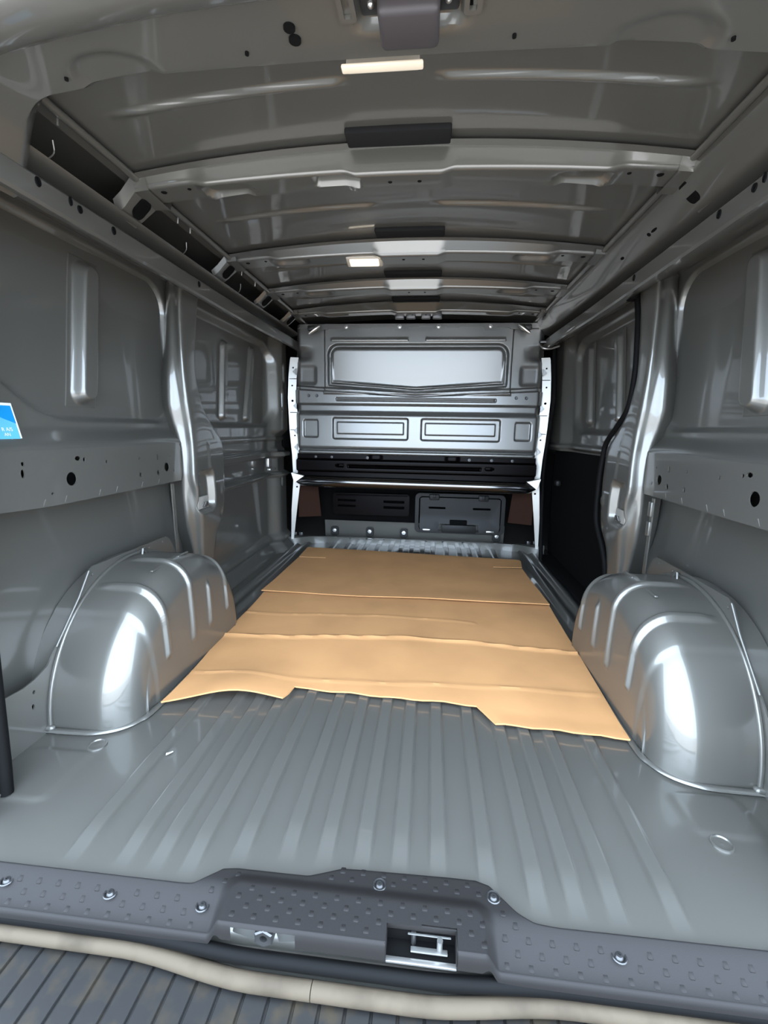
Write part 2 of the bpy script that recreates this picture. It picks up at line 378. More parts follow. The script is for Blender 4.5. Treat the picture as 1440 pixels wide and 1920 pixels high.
    for j, (x, d, q) in enumerate(sec):
        by = yc - NY * d; bz = zc - NZ * d
        by = by + (ARC_Y - by) * 0.0; bz = np.maximum(bz, 0)
        # inner face: drop straight towards the floor line
        X[:, j] = x; Yq[:, j] = by; Zq[:, j] = bz * (1 - q)
    # pressed ribs across top and inner face
    for (ry, zend, xend, wd) in [(1.130, 0.115, 0.80, 0.0085), (1.270, 0.100, 0.80, 0.0085), (1.380, 0.105, 0.66, 0.0075), (1.508, 0.105, 0.72, 0.0075)]:
        amt = (1 - sm(wd * 0.55, wd * 1.6, np.abs(Yq - ry))) * sm(zend - 0.006, zend + 0.016, Zq) * (1 - sm(xend - 0.03, xend + 0.03, X))
        if xend == 0.66: amt = amt * (1 - sm(0.235, 0.27, Zq))
        nx = np.clip((0.632 + rad - X) / rad, 0, 1)
        X = X - 0.010 * amt * nx; Zq = Zq + 0.010 * amt * np.sqrt(np.clip(1 - nx ** 2, 0, 1))
    step = 1 - sm(1.055, 1.072, Yq + 0.06 * (Zq - 0.2))
    nx = np.clip((0.632 + rad - X) / rad, 0, 1)
    X = X + 0.004 * step * nx; Zq = Zq - 0.003 * step * (1 - nx) * sm(0.05, 0.2, Zq)
    arch = grid('wheel_arch', s * X, Yq, Zq, 'paint', wall, flip=s > 0)
    # small raised darts on top
    for (x0, y0) in ((0.70, 1.22), (0.70, 1.36)):
        box('arch_dart', P(x0, y0, ARC_R * math.sqrt(1 - ((y0 - ARC_Y) / ARC_R) ** 2) + 0.001), (0.010, 0.06, 0.006), 'paint', wall, 0.003)
    # skirt where the arch meets the floor
    path = [P(0.86, 0.936, 0.004), P(0.76, 0.936, 0.005), P(0.715, 0.942, 0.005), P(0.67, 0.962, 0.005), P(0.640, 1.00, 0.005), P(0.627, 1.06, 0.005), P(0.625, 1.35, 0.004), P(0.625, 1.62, 0.004)]
    tube('arch_seam', smooth_path(path), 0.009, 'paint', wall, 8, 0.7)
    # upright flange where the arch is welded to the wall
    of = [(1.525, 0.36), (1.50, 0.376), (1.14, 0.374), (1.12, 0.362), (1.081, 0.304), (0.99, 0.204), (0.957, 0.168), (0.92, 0.155), (0.886, 0.150), (0.80, 0.157), (0.76, 0.16), (0.76, -0.005), (1.60, -0.005), (1.60, 0.24)]
    plate('arch_flange', of, [circ(1.135, 0.352, .004, .005), circ(1.36, 0.362, .003, .005), circ(1.40, 0.362, .004, .005), circ(1.48, 0.362, .003, .004), circ(0.905, 0.09, .004, .007), circ(0.912, 0.125, .004, .005)],
          lambda u, v: P(0.842, u, v), (s * 0.004, 0, 0), 'paint', wall)
    tube('flange_bead', [P(0.842, 1.125, 0.365), P(0.842, 1.081, 0.304), P(0.842, 0.99, 0.204)], 0.0035, 'paint', wall, 8)
    tube('flange_bead', [P(0.838, ARC_Y + (ARC_R + 0.004) * math.cos(a), (ARC_R + 0.004) * math.sin(a)) for a in np.linspace(math.pi - 0.02, 0.6, 40)], 0.006, 'paint', wall, 8)
    V = [P(0.842, 1.33, 0.348), P(0.842, 1.36, 0.348), P(0.815, 1.338, 0.346), P(0.815, 1.352, 0.346), P(0.838, 1.340, 0.374), P(0.838, 1.352, 0.374)]
    tube('flange_clip', [P(0.836, 1.330, 0.345), P(0.822, 1.334, 0.352), P(0.826, 1.342, 0.372), P(0.826, 1.350, 0.372), P(0.822, 1.358, 0.352), P(0.836, 1.362, 0.345)], 0.005, 'paint', wall, 8)
    # corner lumps of sealant
    bm = bmesh.new(); bmesh.ops.create_icosphere(bm, subdivisions=2, radius=0.011)
    for v in bm.verts: v.co = Vector((v.co.x * 1.3, v.co.y, v.co.z * 0.9)) * (1 + 0.12 * math.sin(v.co.x * 900) * math.cos(v.co.y * 700))
    bmesh.ops.translate(bm, vec=P(0.838, 0.938, 0.010), verts=bm.verts)
    me = bpy.data.meshes.new('sealant_lump'); bm.to_mesh(me); bm.free()
    for p in me.polygons: p.use_smooth = True
    link('sealant_lump', me, 'paint', wall)
    # rear corner pillar of the opening
    prof = [(0.93, 0.60), (0.82, 0.60), (0.785, 0.62), (0.772, 0.66), (0.772, 0.725), (0.785, 0.742), (0.82, 0.748), (0.91, 0.750)]
    zz = np.linspace(-0.02, 1.34, 40); lean = 0.13 * sm(0.0, 1.35, zz) ** 1.0
    pr = np.array(prof)
    grid('rear_pillar', s * np.broadcast_to(pr[None, :, 0], (40, len(pr))) , pr[None, :, 1] + lean[:, None], np.broadcast_to(zz[:, None], (40, len(pr))), 'paint', wall, flip=s < 0, sharp=35)
    tube('opening_seal', smooth_path([P(0.762, 0.742, 0.005), P(0.765, 0.750, 0.10), P(0.772, 0.768, 0.40), P(0.775, 0.79, 0.65), P(0.77, 0.83, 1.0), P(0.76, 0.85, 1.25)]), 0.013, 'rubber', wall, 10)
    if s < 0: tube('striker_loop', smooth_path([P(0.752, 0.66, 0.035), P(0.735, 0.66, 0.037), P(0.735, 0.70, 0.037), P(0.752, 0.70, 0.035)]), 0.005, 'zinc', wall, 8)

    # front part of the wall
    if s < 0:
        yy = refine(1.78, 2.80, 0.008, (2.64, 2.70, 2.74), 0.004, 0.04); zs = refine(-0.005, 1.31, 0.007, (0.47, 0.50, 0.59, 0.625, 0.70, 0.765, 1.225), 0.003, 0.014)
        Yg, Zg = np.meshgrid(yy, zs, indexing='ij')
        o = 0.875 + 0 * Zg
        o = o - 0.012 * ins(np.abs(Zg - 0.485) - 0.016, 0.01) - 0.02 * ins(np.abs(Zg - 0.485) - 0.006, 0.01)
        o = o + 0.012 * ins(np.abs(Zg - 0.545) - 0.042, 0.012)
        o = o - 0.03 * ins(np.abs(Zg - 0.610) - 0.016, 0.008) - 0.018 * sm(0.62, 0.64, Zg) - 0.010 * ins(np.abs(Zg - 0.703) - 0.010, 0.014)
        o = o + 0.03 * ins(rrect(Yg, Zg, 1.70, 2.655 + 0.06 * (Zg - 0.8), 0.775, 1.228, 0.11), 0.03)
        fp = sm(2.61, 2.69, Yg - 0.10 * (Zg - 0.85) * (Zg > 0.62)) * (0.35 + 0.65 * (1 - ins(np.abs(Zg - 0.685) - 0.05, 0.05)))
        o = o - 0.062 * fp
        for (cy, z0, z1) in ((2.738, 1.035, 1.14), (2.712, 0.875, 0.985)):
            o = o + 0.02 * ins(rrect(Yg, Zg, cy - 0.016, cy + 0.016, z0, z1, 0.0155), 0.008)
        o = o + 0.014 * ins(rrect(Yg, Zg, 2.705, 2.735, 0.41, 0.47, 0.005), 0.008)
        o = o - 0.05 * (1 - sm(0.0, 0.075, Zg)) - 0.025 * ins(np.abs(Zg - 0.09) - 0.02, 0.03)
        grid('front_panel', s * o, Yg, Zg, 'paint', wall, flip=s > 0)
        stiffener(2.085, 2.135, 0.80, 1.16, 0.893, 0.024, 0.045, 0.024)
        stiffener(2.355, 2.47, 0.80, 1.19, 0.893, 0.024, 0.045, 0.024)
        box('lock_bracket', P(0.842, 2.575, 0.565), (0.02, 0.05, 0.05), 'zinc', wall, 0.004)
        box('lock_bracket', P(0.838, 2.61, 0.525), (0.02, 0.10, 0.012), 'zinc', wall, 0.003)
    return wall
wall_left = build_side(-1)
wall_right = build_side(1)

# ------------------------------------------------------------------ sliding door in the right wall
yy = refine(1.74, 2.90, 0.008, (2.62,), 0.004, 0.04); zs = refine(0.665, 1.30, 0.007, (0.69, 0.765, 1.225), 0.003, 0.014)
Yg, Zg = np.meshgrid(yy, zs, indexing='ij')
o = 0.868 - 0.016 * ins(np.abs(Zg - 0.69) - 0.012, 0.016) + 0.03 * ins(rrect(Yg, Zg, 1.70, 2.57 + 0.2 * (Zg - 0.8), 0.77, 1.232, 0.10), 0.03)
o = o - 0.045 * sm(2.60, 2.70, Yg - 0.15 * (Zg - 0.9))
door = grid('door_1', o, Yg, Zg, 'paint', None, flip=True)
tag(door, 'closed sliding side door with grey upper panel and black lower board', 'door', kind='structure')
def dstiff(y0, y1, z0, z1, base, hw, fw, depth):
    v = refine(-fw, fw, 0.003); zz = refine(z0 - 0.02, z1 + 0.02, 0.008, (z0, z1), 0.003, 0.03)
    Vg, Zq = np.meshgrid(v, zz, indexing='ij'); yc = y0 + (y1 - y0) * (Zq - z0) / (z1 - z0)
    d = depth * ins(rrect(Vg, Zq, -hw, hw, z0, z1, hw * 0.95), 0.02) + 0.004 * ins(rrect(Vg, Zq, -fw + 0.004, fw - 0.004, z0 - 0.016, z1 + 0.016, 0.003), 0.004)
    return grid('stiffener', base - d, yc + Vg, Zq, 'paint', door, flip=True)
dstiff(2.395, 2.485, 0.81, 1.195, 0.896, 0.024, 0.045, 0.022)
dstiff(2.045, 2.13, 0.815, 1.19, 0.896, 0.024, 0.045, 0.022)
lower = plate('lower_board', [(1.74, 0.0), (2.92, 0.0), (2.92, 0.672), (1.74, 0.672)], [], lambda u, v: (0.872, u, v), (0.01, 0, 0), 'blackmatt', door)
lower['label'] = 'matt black lower door board'
sp = smooth_path([(0.800, 1.770, 1.235), (0.800, 1.745, 1.16), (0.798, 1.727, 1.089), (0.797, 1.713, 0.975), (0.795, 1.73, 0.863), (0.79, 1.785, 0.803), (0.788, 1.882, 0.731), (0.786, 1.903, 0.657), (0.784, 1.908, 0.552), (0.784, 1.893, 0.415), (0.795, 1.832, 0.316), (0.802, 1.795, 0.221), (0.81, 1.785, 0.01)])
tube('door_seal', sp, 0.010, 'rubber', door, 10, 1.0, (1, 0, 0))
tube('door_seal', smooth_path([(0.78, 2.79, 1.284), (0.78, 2.745, 1.132), (0.78, 2.70, 0.945), (0.78, 2.74, 0.80), (0.78, 2.78, 0.643), (0.78, 2.80, 0.479), (0.78, 2.74, 0.175), (0.78, 2.70, 0.01)]), 0.012, 'rubber', door, 10, 1.0, (1, 0, 0))
tube('door_seal', smooth_path([(0.785, 1.77, 1.235), (0.785, 1.80, 1.262), (0.78, 2.2, 1.278), (0.78, 2.6, 1.280), (0.78, 2.79, 1.279)]), 0.022, 'rubber', door, 10)
box('roller_arm', (0.735, 2.74, 1.262), (0.10, 0.05, 0.014), 'steel', door, 0.004)
tube('roller_arm', smooth_path([(0.69, 2.72, 1.245), (0.70, 2.70, 1.225), (0.74, 2.70, 1.222), (0.79, 2.72, 1.24)]), 0.006, 'zinc', door, 8)
box('door_catch', (0.845, 2.72, 0.475), (0.03, 0.05, 0.035), 'grey', door, 0.012)
# black cavity edge under the door: dark step well
box('step_well', (0.86, 2.30, 0.012), (0.14, 1.0, 0.02), 'blackmatt', door, 0.004)

# ------------------------------------------------------------------ roof
def roof_z(x): return 1.418 - 0.040 * (x / 0.7) ** 2
xs = refine(-0.70, 0.70, 0.012); ys = refine(0.80, 2.86, 0.01, (0.975, 1.455, 1.90, 2.30), 0.004, 0.02)
Xg, Yg = np.meshgrid(xs, ys, indexing='ij')
zr = roof_z(Xg)
for yr in (0.975, 1.455, 1.90, 2.30):
    yl = yr + 0.02 * (Xg / 0.6) ** 2
    zr = zr - 0.008 * (1 - sm(0.003, 0.011, np.abs(Yg - yl))) * sm(0.085, 0.11, np.abs(Xg)) * (1 - sm(0.5, 0.6, np.abs(Xg)))
ceiling = grid('ceiling', Xg, Yg, zr, 'paint', None)
tag(ceiling, 'dark grey steel roof skin with cross bows', 'roof', kind='structure')

def bow(y0, drop, mat='paint', recess=False, fw=0.035, bw=0.062):
    x = refine(-0.665, 0.665, 0.008, (-0.13, -0.10, 0.10, 0.13, -0.2, -0.09), 0.004, 0.02)
    # along the section: seam 0-1, rear face 1-2, rounded crease 2-3, underside 3-4, front 4-5
    s = np.concatenate([np.linspace(0, 1, 3)[:-1], np.linspace(1, 2, 6)[:-1], np.linspace(2, 3, 9)[:-1], np.linspace(3, 4, 26)[:-1], np.linspace(4, 5, 5)])
    X, S = np.meshgrid(x, s, indexing='ij')
    c = 1 - sm(0.095, 0.135, np.abs(X)); e = sm(0.47, 0.52, np.abs(X))
    zt = roof_z(X) - 0.006
    zb = roof_z(X) + 0.015 * (X / 0.66) ** 2 - drop - 0.010 * c + 0.010 * e
    ysh = 0.02 * (X / 0.66) ** 2
    ya = y0 - 0.02 + ysh; yb = y0 + ysh; ycr = y0 + fw - 0.004 * c + 0.004 * e + ysh; yd = ycr + bw; ye = yd + 0.012
    rc = 0.009; a_ = (S - 2) * math.pi / 2
    Yq = np.select([S < 1, S < 2, S < 3, S < 4], [ya + (yb - ya) * S, yb + (ycr - yb) * (S - 1), ycr + rc * (1 - np.cos(a_)), ycr + rc + (yd - ycr - rc) * (S - 3)], yd + (ye - yd) * (S - 4))
    Zq = np.select([S < 1, S < 2, S < 3, S < 4], [zt - 0.004 - 0.002 * S, zt - 0.006 + (zb + rc - zt + 0.006) * (S - 1), zb + rc * (1 - np.sin(a_)), zb], zb + (zt - zb) * (S - 4))
    rd = ((S >= 3) & (S <= 4))
    if recess:
        Zq = Zq + 0.022 * ins(rrect(X, Yq, -0.203, -0.092, ycr + 0.012, ycr + 0.052, 0.006), 0.008) * rd
    for cx in (-0.43, 0.43):
        Zq = Zq + 0.016 * ins(rrect(X, Yq, cx - 0.06, cx + 0.06, y0 + 0.03, y0 + 0.085, 0.027), 0.022) * rd
    # round the rear crease
    b = grid('roof_bow', X, Yq, Zq, mat, ceiling, sharp=28)
    for cx in (-0.60, 0.60, -0.53, 0.53, -0.02, 0.05):
        zc = float(roof_z(cx) + 0.015 * (cx / 0.66) ** 2 - drop + (0.010 if abs(cx) > 0.5 else -0.010))
        r = 0.007 if abs(cx) == 0.60 else 0.0045
        cc = circ(cx, y0 + fw + 0.03 + 0.02 * (cx / 0.66) ** 2, r, r, 10)
        V = [(u, v, zc - 0.0012) for u, v in cc] + [(u + (u - cx) * 0.3, v, zc + 0.001) for u, v in cc]
        o = mk('bow_hole_disc', V, [tuple(range(10))] + [(i, (i + 1) % 10, (i + 1) % 10 + 10, i + 10) for i in range(10)], 'rubber', b)  # dark disc in place of a hole, shade put into the colour
    # end brackets down to the cant rail
    for sg in (-1, 1):
        zt1 = float(roof_z(0.65)) - 0.004; zb1 = zt1 - drop + 0.028
        V = []
        for (xx, dz, dy) in ((0.628, 0.0, 0.0), (0.668, -0.002, 0.004), (0.700, -0.030, 0.010), (0.725, -0.048, 0.012)):
            V += [(sg * xx, y0 + 0.015 + dy, zt1 + dz), (sg * xx, y0 + 0.028 + dy, zb1 + dz + 0.0), (sg * xx, y0 + 0.125 - dy, zb1 + dz - 0.004), (sg * xx, y0 + 0.14 - dy, zt1 + dz)]
        Fc = [(i * 4 + k, i * 4 + k + 1, (i + 1) * 4 + k + 1, (i + 1) * 4 + k) for i in range(3) for k in range(3)]
        mk('bow_bracket', V, Fc, mat, b, 15)
        bx = sg * 0.682
        cc = rr_poly(bx - 0.020, bx + 0.020, y0 + 0.06, y0 + 0.10, 0.012)
        mk('bracket_hole', [(u, v, zb1 - 0.0195 - 0.004 - (0.9 * (abs(u) - 0.682))) for u, v in cc] + [(u, v, zb1 - 0.0195 + 0.01 - (0.9 * (abs(u) - 0.682))) for u, v in cc],
           [tuple(range(len(cc)))] + [(i, (i + 1) % len(cc), (i + 1) % len(cc) + len(cc), i + len(cc)) for i in range(len(cc))], 'blackmatt', b)
    return b
b1 = bow(1.165, 0.058, 'paint', True, 0.003, 0.075)
b2 = bow(1.690, 0.045, 'satin', False, 0.018, 0.078)
b3 = bow(2.095, 0.042, 'satin', False, 0.017, 0.078)
b4 = bow(2.46, 0.045, 'paint')
for (y, x0, x1) in ((1.135, -0.115, 0.12), (1.635, -0.11, 0.12), (2.045, -0.12, 0.12), (2.42, -0.12, 0.12)):
    box('foam_pad', ((x0 + x1) / 2, y, 1.412), (x1 - x0, 0.055, 0.016), 'foam', ceiling, 0.005)
for x in (-0.09, -0.03, 0.05, 0.11):
    box('wiring_clip', (x, 2.56, 1.365), (0.05, 0.03, 0.03), 'steel', ceiling, 0.005)
for sg in (-1, 1):
    tube('roof_channel', [(sg * 0.655, 0.84, 1.372), (sg * 0.655, 2.8, 1.372)], 0.010, 'paint', ceiling, 10, 0.7)
    for y in (0.96, 1.40, 1.47, 1.86, 2.0):
        tube('channel_clip', [(sg * 0.668, y, 1.376), (sg * 0.670, y, 1.358)], 0.0022, 'zinc', ceiling, 6)
for y in (0.98, 1.50, 1.92):
    tube('cable_loop', smooth_path([(-0.700, y, 1.345), (-0.705, y + 0.006, 1.325), (-0.712, y - 0.004, 1.308)]), 0.0016, 'paint', ceiling, 6)

box('roof_leak_cover', (0, 1.90, 1.462), (1.96, 2.44, 0.02), 'paint', ceiling, 0.008)  # unseen outer layer, added to stop light leaking over the roof
for sg in (-1, 1): box('roof_side_cover', (sg * 0.95, 1.85, 1.38), (0.04, 2.54, 0.17), 'paint', ceiling, 0.01)  # unseen strips, added against light leaking in at the roof edge
box('roof_leak_cover', (0, 0.655, 1.42), (1.90, 0.08, 0.10), 'paint', ceiling, 0.02)
# rear header above the opening
xs = refine(-0.762, 0.762, 0.01)
pts = []
ax = np.abs(xs)
yf = 0.812 + 0.02 * sm(0.35, 0.6, ax) + 0.12 * sm(0.56, 0.80, ax)
ycz = 0.690 + 0.14 * xs ** 2 + 0.05 * sm(0.56, 0.80, ax)
zh = 1.332 - 0.012 * (xs / 0.6) ** 2 - 0.16 * sm(0.55, 0.86, ax) ** 2
prof = [(yf + 0.02, zh + 0.085), (yf + 0.012, zh + 0.02), (yf, zh + 0.006), (yf - 0.008, zh)]
for t in np.linspace(0.08, 0.92, 14): prof.append((yf + (ycz - yf) * t, zh - 0.002 * t))
prof += [(ycz, zh - 0.002), (ycz - 0.008, zh - 0.007), (ycz - 0.014, zh - 0.016), (ycz - 0.03, zh - 0.026), (ycz - 0.06, zh - 0.03), (ycz - 0.085, zh - 0.02), (ycz - 0.10, zh + 0.05)]
Yh = np.stack([p[0] for p in prof], 1); Zh = np.stack([p[1] for p in prof], 1); Xh = np.broadcast_to(xs[:, None], Yh.shape)
# pressed half rounds and the latch recess
for cx in (-0.43, 0.41):
    Zh = Zh + 0.006 * ins(np.hypot((Xh - cx) / 1.5, Yh - 0.80) - 0.045, 0.012)
Zh = Zh + 0.012 * ins(rrect(Xh, Yh, -0.025, 0.125, 0.66, 0.752, 0.012), 0.016)
header = grid('rear_header', Xh, Yh, Zh, 'paint', ceiling, sharp=30)
for (x, y, r) in ((-0.123, 0.738, 0.0085), (-0.121, 0.759, 0.009), (-0.201, 0.776, 0.003), (-0.512, 0.792, 0.003), (0.197, 0.776, 0.003), (0.504, 0.795, 0.003)):
    z = 1.3315 - 0.012 * (x / 0.6) ** 2
    cc = circ(x, y, r, r, 14)
    mk('header_grommet', [(u, v, z - 0.004) for u, v in cc] + [(u, v, z + 0.006) for u, v in cc], [tuple(range(14))] + [(i, (i + 1) % 14, (i + 1) % 14 + 14, i + 14) for i in range(14)], 'rubber', ceiling)
lc = box('striker_cover', (0.049, 0.722, 1.318), (0.082, 0.066, 0.034), 'cap', ceiling, 0.008, seg=3); lc['label'] = 'dark plastic striker cover'
for sg in (-1, 1):
    bp = box('striker_plate', (0.049 + sg * 0.052, 0.712, 1.336), (0.030, 0.045, 0.008), 'steel', ceiling, 0.005)
    bm = bmesh.new(); bmesh.ops.create_uvsphere(bm, u_segments=12, v_segments=8, radius=0.005); bmesh.ops.translate(bm, vec=(0.049 + sg * 0.052, 0.714, 1.331), verts=bm.verts)
    me = bpy.data.meshes.new('striker_screw'); bm.to_mesh(me); bm.free(); link('striker_screw', me, 'zinc', ceiling)
    plate('slot_frame', rr_poly(0.049 + sg * 0.085 - 0.012, 0.049 + sg * 0.085 + 0.012, 0.68, 0.733, 0.006), [rr_poly(0.049 + sg * 0.085 - 0.005, 0.049 + sg * 0.085 + 0.005, 0.688, 0.726, 0.002)],
          lambda u, v: (u, v, 1.3245), (0, 0, 0.006), 'paint', ceiling)
    box('slot_back', (0.049 + sg * 0.085, 0.707, 1.333), (0.012, 0.040, 0.004), 'blackmatt', ceiling, 0.001)

# ------------------------------------------------------------------ partition
zs = refine(0.612, 1.365, 0.006, (0.64, 0.707, 0.74, 0.806, 0.831, 0.865, 0.905, 0.913, 0.938, 0.945, 0.955, 0.985, 1.02, 1.249, 1.263), 0.002, 0.008)
us = np.unique(np.round(np.concatenate([np.arange(-1, 1.0001, 0.008)] + [np.arange(c / 0.725 - 0.014, c / 0.725 + 0.014, 0.003) for c in (-0.541, 0.541, -0.489, -0.467, -0.066, -0.039, 0.04, 0.066, 0.467, 0.495, -0.663, -0.581, 0.663, 0.581, -0.52, 0.52)]), 4))
us = us[np.abs(us) <= 1]
Ug, Zg = np.meshgrid(us, zs, indexing='ij')
edge = np.interp(Zg, [0.60, 0.66, 0.75, 1.0, 1.15, 1.20, 1.30, 1.37], [0.700, 0.712, 0.722, 0.728, 0.725, 0.735, 0.72, 0.71])
Xg = Ug * edge; A = np.abs(Xg)
d = np.zeros_like(Xg)
d += -0.012 * ins(np.maximum(A - 0.541, 0.97 - Zg), 0.008)
wb = 0.990 + 0.035 * A / 0.52
win = rrect(Xg, Zg, -0.516, 0.516, 0.990, 1.249, 0.055); win = np.maximum(win, wb - Zg)
d += 0.030 * ins(np.abs(win + 0.004) - 0.008, 0.010) + 0.010 * ins(win + 0.014, 0.01)
d += -0.004 * ins(np.maximum(np.abs(Zg - 1.276) - 0.008, np.maximum(A - 0.50, 0.05 - A)), 0.006)
zt = 0.953 + 0.036 * A / 0.7
d += -0.034 * sm(0.903, 0.916, Zg) * (1 - sm(0, 0.012, Zg - zt)) - 0.010 * ins(np.abs(Zg - zt - 0.018) - 0.008, 0.006)
d += 0.010 * (ins(rrect(Xg, Zg, -0.47, 0.465, 0.932, 0.949, 0.006), 0.004) - 1.4 * ins(rrect(Xg, Zg, -0.462, 0.457, 0.937, 0.944, 0.003), 0.004))
d += -0.028 * (1 - sm(0.845, 0.875, Zg)) * sm(0.63, 0.66, Zg) - 0.034 * ins(np.abs(Zg - 0.625) - 0.010, 0.008)
for (x0, x1) in ((-0.489, -0.039), (0.04, 0.495)):
    d += 0.014 * ins(rrect(Xg, Zg, x0, x1, 0.707, 0.831, 0.012), 0.012) - 0.010 * ins(rrect(Xg, Zg, x0 + 0.024, x1 - 0.026, 0.738, 0.806, 0.004), 0.008)
d += 0.010 * ins(rrect(A, Zg, 0.581, 0.668, 0.714, 0.816, 0.010), 0.010)
d += 0.010 * ins(rrect(A, Zg, 0.60, 0.70, 1.03, 1.13, 0.015), 0.03) + 0.03 * sm(0.60, 0.72, A) * ins(np.abs(Zg - 1.20) - 0.03, 0.04)
d += 0.05 * sm(0.69, 0.735, A)
d += -0.10 * (Zg - 1.12) * ins(win + 0.02, 0.02)
part = grid('wall_front', Xg, 2.745 + d, Zg, 'satin', None, flip=True)
tag(part, 'grey pressed steel bulkhead closing off the cab', 'bulkhead', kind='structure')
for (x, z) in ((-0.634, 0.958), (-0.585, 0.958), (0.575, 0.955), (0.632, 0.955)):
    cc = circ(x, z, 0.007, 0.007, 12); mk('bulkhead_stud', [(u, 2.700, v) for u, v in cc] + [(x + (u - x) * 1.4, 2.712, z + (v - z) * 1.4) for u, v in cc], [tuple(range(12))] + [(i, (i + 1) % 12, (i + 1) % 12 + 12, i + 12) for i in range(12)], 'steel', part)
for sg in (-1, 1):       # saw-tooth tabs and welded side flange
    path_in = [(0.713, 1.185), (0.716, 1.171), (0.726, 1.071), (0.732, 0.948), (0.716, 0.754), (0.703, 0.613), (0.712, 0.454), (0.738, 0.25), (0.760, 0.06)]
    path_out = [(0.758, 1.185), (0.762, 1.171), (0.772, 1.071), (0.778, 0.948), (0.772, 0.754), (0.760, 0.60), (0.755, 0.454), (0.770, 0.25), (0.775, 0.06)]
    holes = [circ(0.745, 1.125, .005), circ(0.752, 1.02, .005), circ(0.752, 0.93, .007), circ(0.742, 0.72, .005), circ(0.728, 0.55, .006), circ(0.735, 0.40, .006)]
    side_fl = plate('side_flange', path_in + path_out[::-1], holes, lambda u, v: (sg * u, 2.775 - (u - 0.74) * 0.30, v), (0, 0.004, 0), 'pale_sheen', part, 0.03)  # paler than the body paint to carry the reflected sky
    for z in (1.10, 0.90, 0.75, 0.65):
        mk('flange_tooth', [(sg * 0.722, 2.755, z + 0.02), (sg * 0.722, 2.755, z - 0.02), (sg * 0.742, 2.752, z), (sg * 0.722, 2.765, z + 0.02), (sg * 0.722, 2.765, z - 0.02), (sg * 0.742, 2.762, z)], [(0, 1, 2), (3, 5, 4), (0, 2, 5, 3), (1, 4, 5, 2), (0, 3, 4, 1)], 'satin', part)
    for z in (1.06, 0.86, 0.755):
        box('flange_step', (sg * 0.748, 2.768, z), (0.05, 0.003, 0.004), 'steel', part, 0.001)
# top flange with tabs and bolts
tp = [(-0.70, 1.352), (-0.66, 1.375), (0.66, 1.375), (0.70, 1.352)]
for x in (0.55, 0.41, 0.20, 0.12, -0.02, -0.10, -0.30, -0.41, -0.55):
    tp += [(x + 0.035, 1.345), (x + 0.028, 1.328 if abs(x) in (0.41, 0.12, 0.10) else 1.338), (x - 0.028, 1.328 if abs(x) in (0.41, 0.12, 0.10) else 1.338), (x - 0.035, 1.345)]
tfl = plate('top_flange', tp, [circ(x, 1.352, .006) for x in (-0.34, -0.2, 0.28)], lambda u, v: (u, 2.722, v + 0.004 - 0.02 * (u / 0.7) ** 2), (0, 0.004, 0), 'satin', part)
def bolt(x, y, z, r, parent, mat='zinc', name='bolt'):
    V = []; n = 6
    for (rr, yy2) in ((r * 1.5, y), (r * 1.5, y - 0.002), (r, y - 0.002), (r, y - 0.007), (r * 0.6, y - 0.008)):
        for k in range(n): V.append((x + rr * math.cos(math.pi / 3 * k), yy2, z + rr * math.sin(math.pi / 3 * k)))
    Fc = [(i * n + k, i * n + (k + 1) % n, (i + 1) * n + (k + 1) % n, (i + 1) * n + k) for i in range(4) for k in range(n)] + [tuple(4 * n + k for k in range(n))]
    return mk(name, V, Fc, mat, parent)
for x in (-0.41, -0.10, 0.12, 0.41): bolt(x, 2.721, 1.345, 0.008, tfl)
for sg in (-1, 1):
    box('top_bracket', (sg * 0.60, 2.70, 1.335), (0.06, 0.03, 0.028), 'steel', part, 0.006)
    tube('top_bracket', [(sg * 0.56, 2.69, 1.345), (sg * 0.585, 2.68, 1.325), (sg * 0.62, 2.68, 1.30)], [0.010, 0.012, 0.006], 'zinc', part, 8)
# black lower beam and cross bar
zs = refine(0.475, 0.616, 0.004); xs = refine(-0.715, 0.715, 0.01, (-0.42, 0.42, -0.31, 0.31), 0.003, 0.03)
Xg, Zg = np.meshgrid(xs, zs, indexing='ij'); A = np.abs(Xg)
d = -0.03 * ins(np.abs(Zg - 0.545) - 0.035, 0.012) + 0.008 * ins(rrect(Xg, Zg, -0.40, 0.40, 0.533, 0.553, 0.006), 0.006) - 0.012 * ins(rrect(Xg, Zg, -0.39, 0.39, 0.538, 0.548, 0.003), 0.005)
d += 0.03 * ins(rrect(A, Zg, 0.425, 0.465, 0.538, 0.556, 0.008), 0.006) - 0.014 * ins(np.maximum(np.abs(A - 0.23) - 0.035, np.abs(Zg - 0.60) - 0.014), 0.006)
lb = grid('lower_beam', Xg, 2.735 + d, Zg, 'black', part, flip=True, sharp=35); lb['label'] = 'gloss black lower beam'
for x in (-0.6, -0.5, -0.28, 0.33, 0.46, 0.58): bolt(x, 2.732, 0.596, 0.006, part, 'steel')
prof = [(2.735, 0.482), (2.700, 0.480)] + [(2.70 - 0.036 * math.sin(a), 0.445 + 0.035 * math.cos(a)) for a in np.linspace(0.15, 3.0, 12)] + [(2.735, 0.410)]
V = []; xsb = [-0.712, -0.68, -0.66] + list(np.linspace(-0.6, 0.6, 13)) + [0.66, 0.68, 0.712]
for x in xsb:
    k = 1.0 if abs(x) < 0.665 else (0.9 if abs(x) < 0.69 else 0.25)
    for (y, z) in prof: V.append((x, y, 0.447 + (z - 0.447) * k - 0.004 * (x / 0.7)))
n = len(prof)
cb = mk('cross_bar', V, [(i * n + k, i * n + (k + 1) % n, (i + 1) * n + (k + 1) % n, (i + 1) * n + k) for i in range(len(xsb) - 1) for k in range(n)] + [tuple(range(n)), tuple((len(xsb) - 1) * n + k for k in range(n))], 'blackgloss', part, 60)
cb['label'] = 'gloss black cross bar with tapered ends'
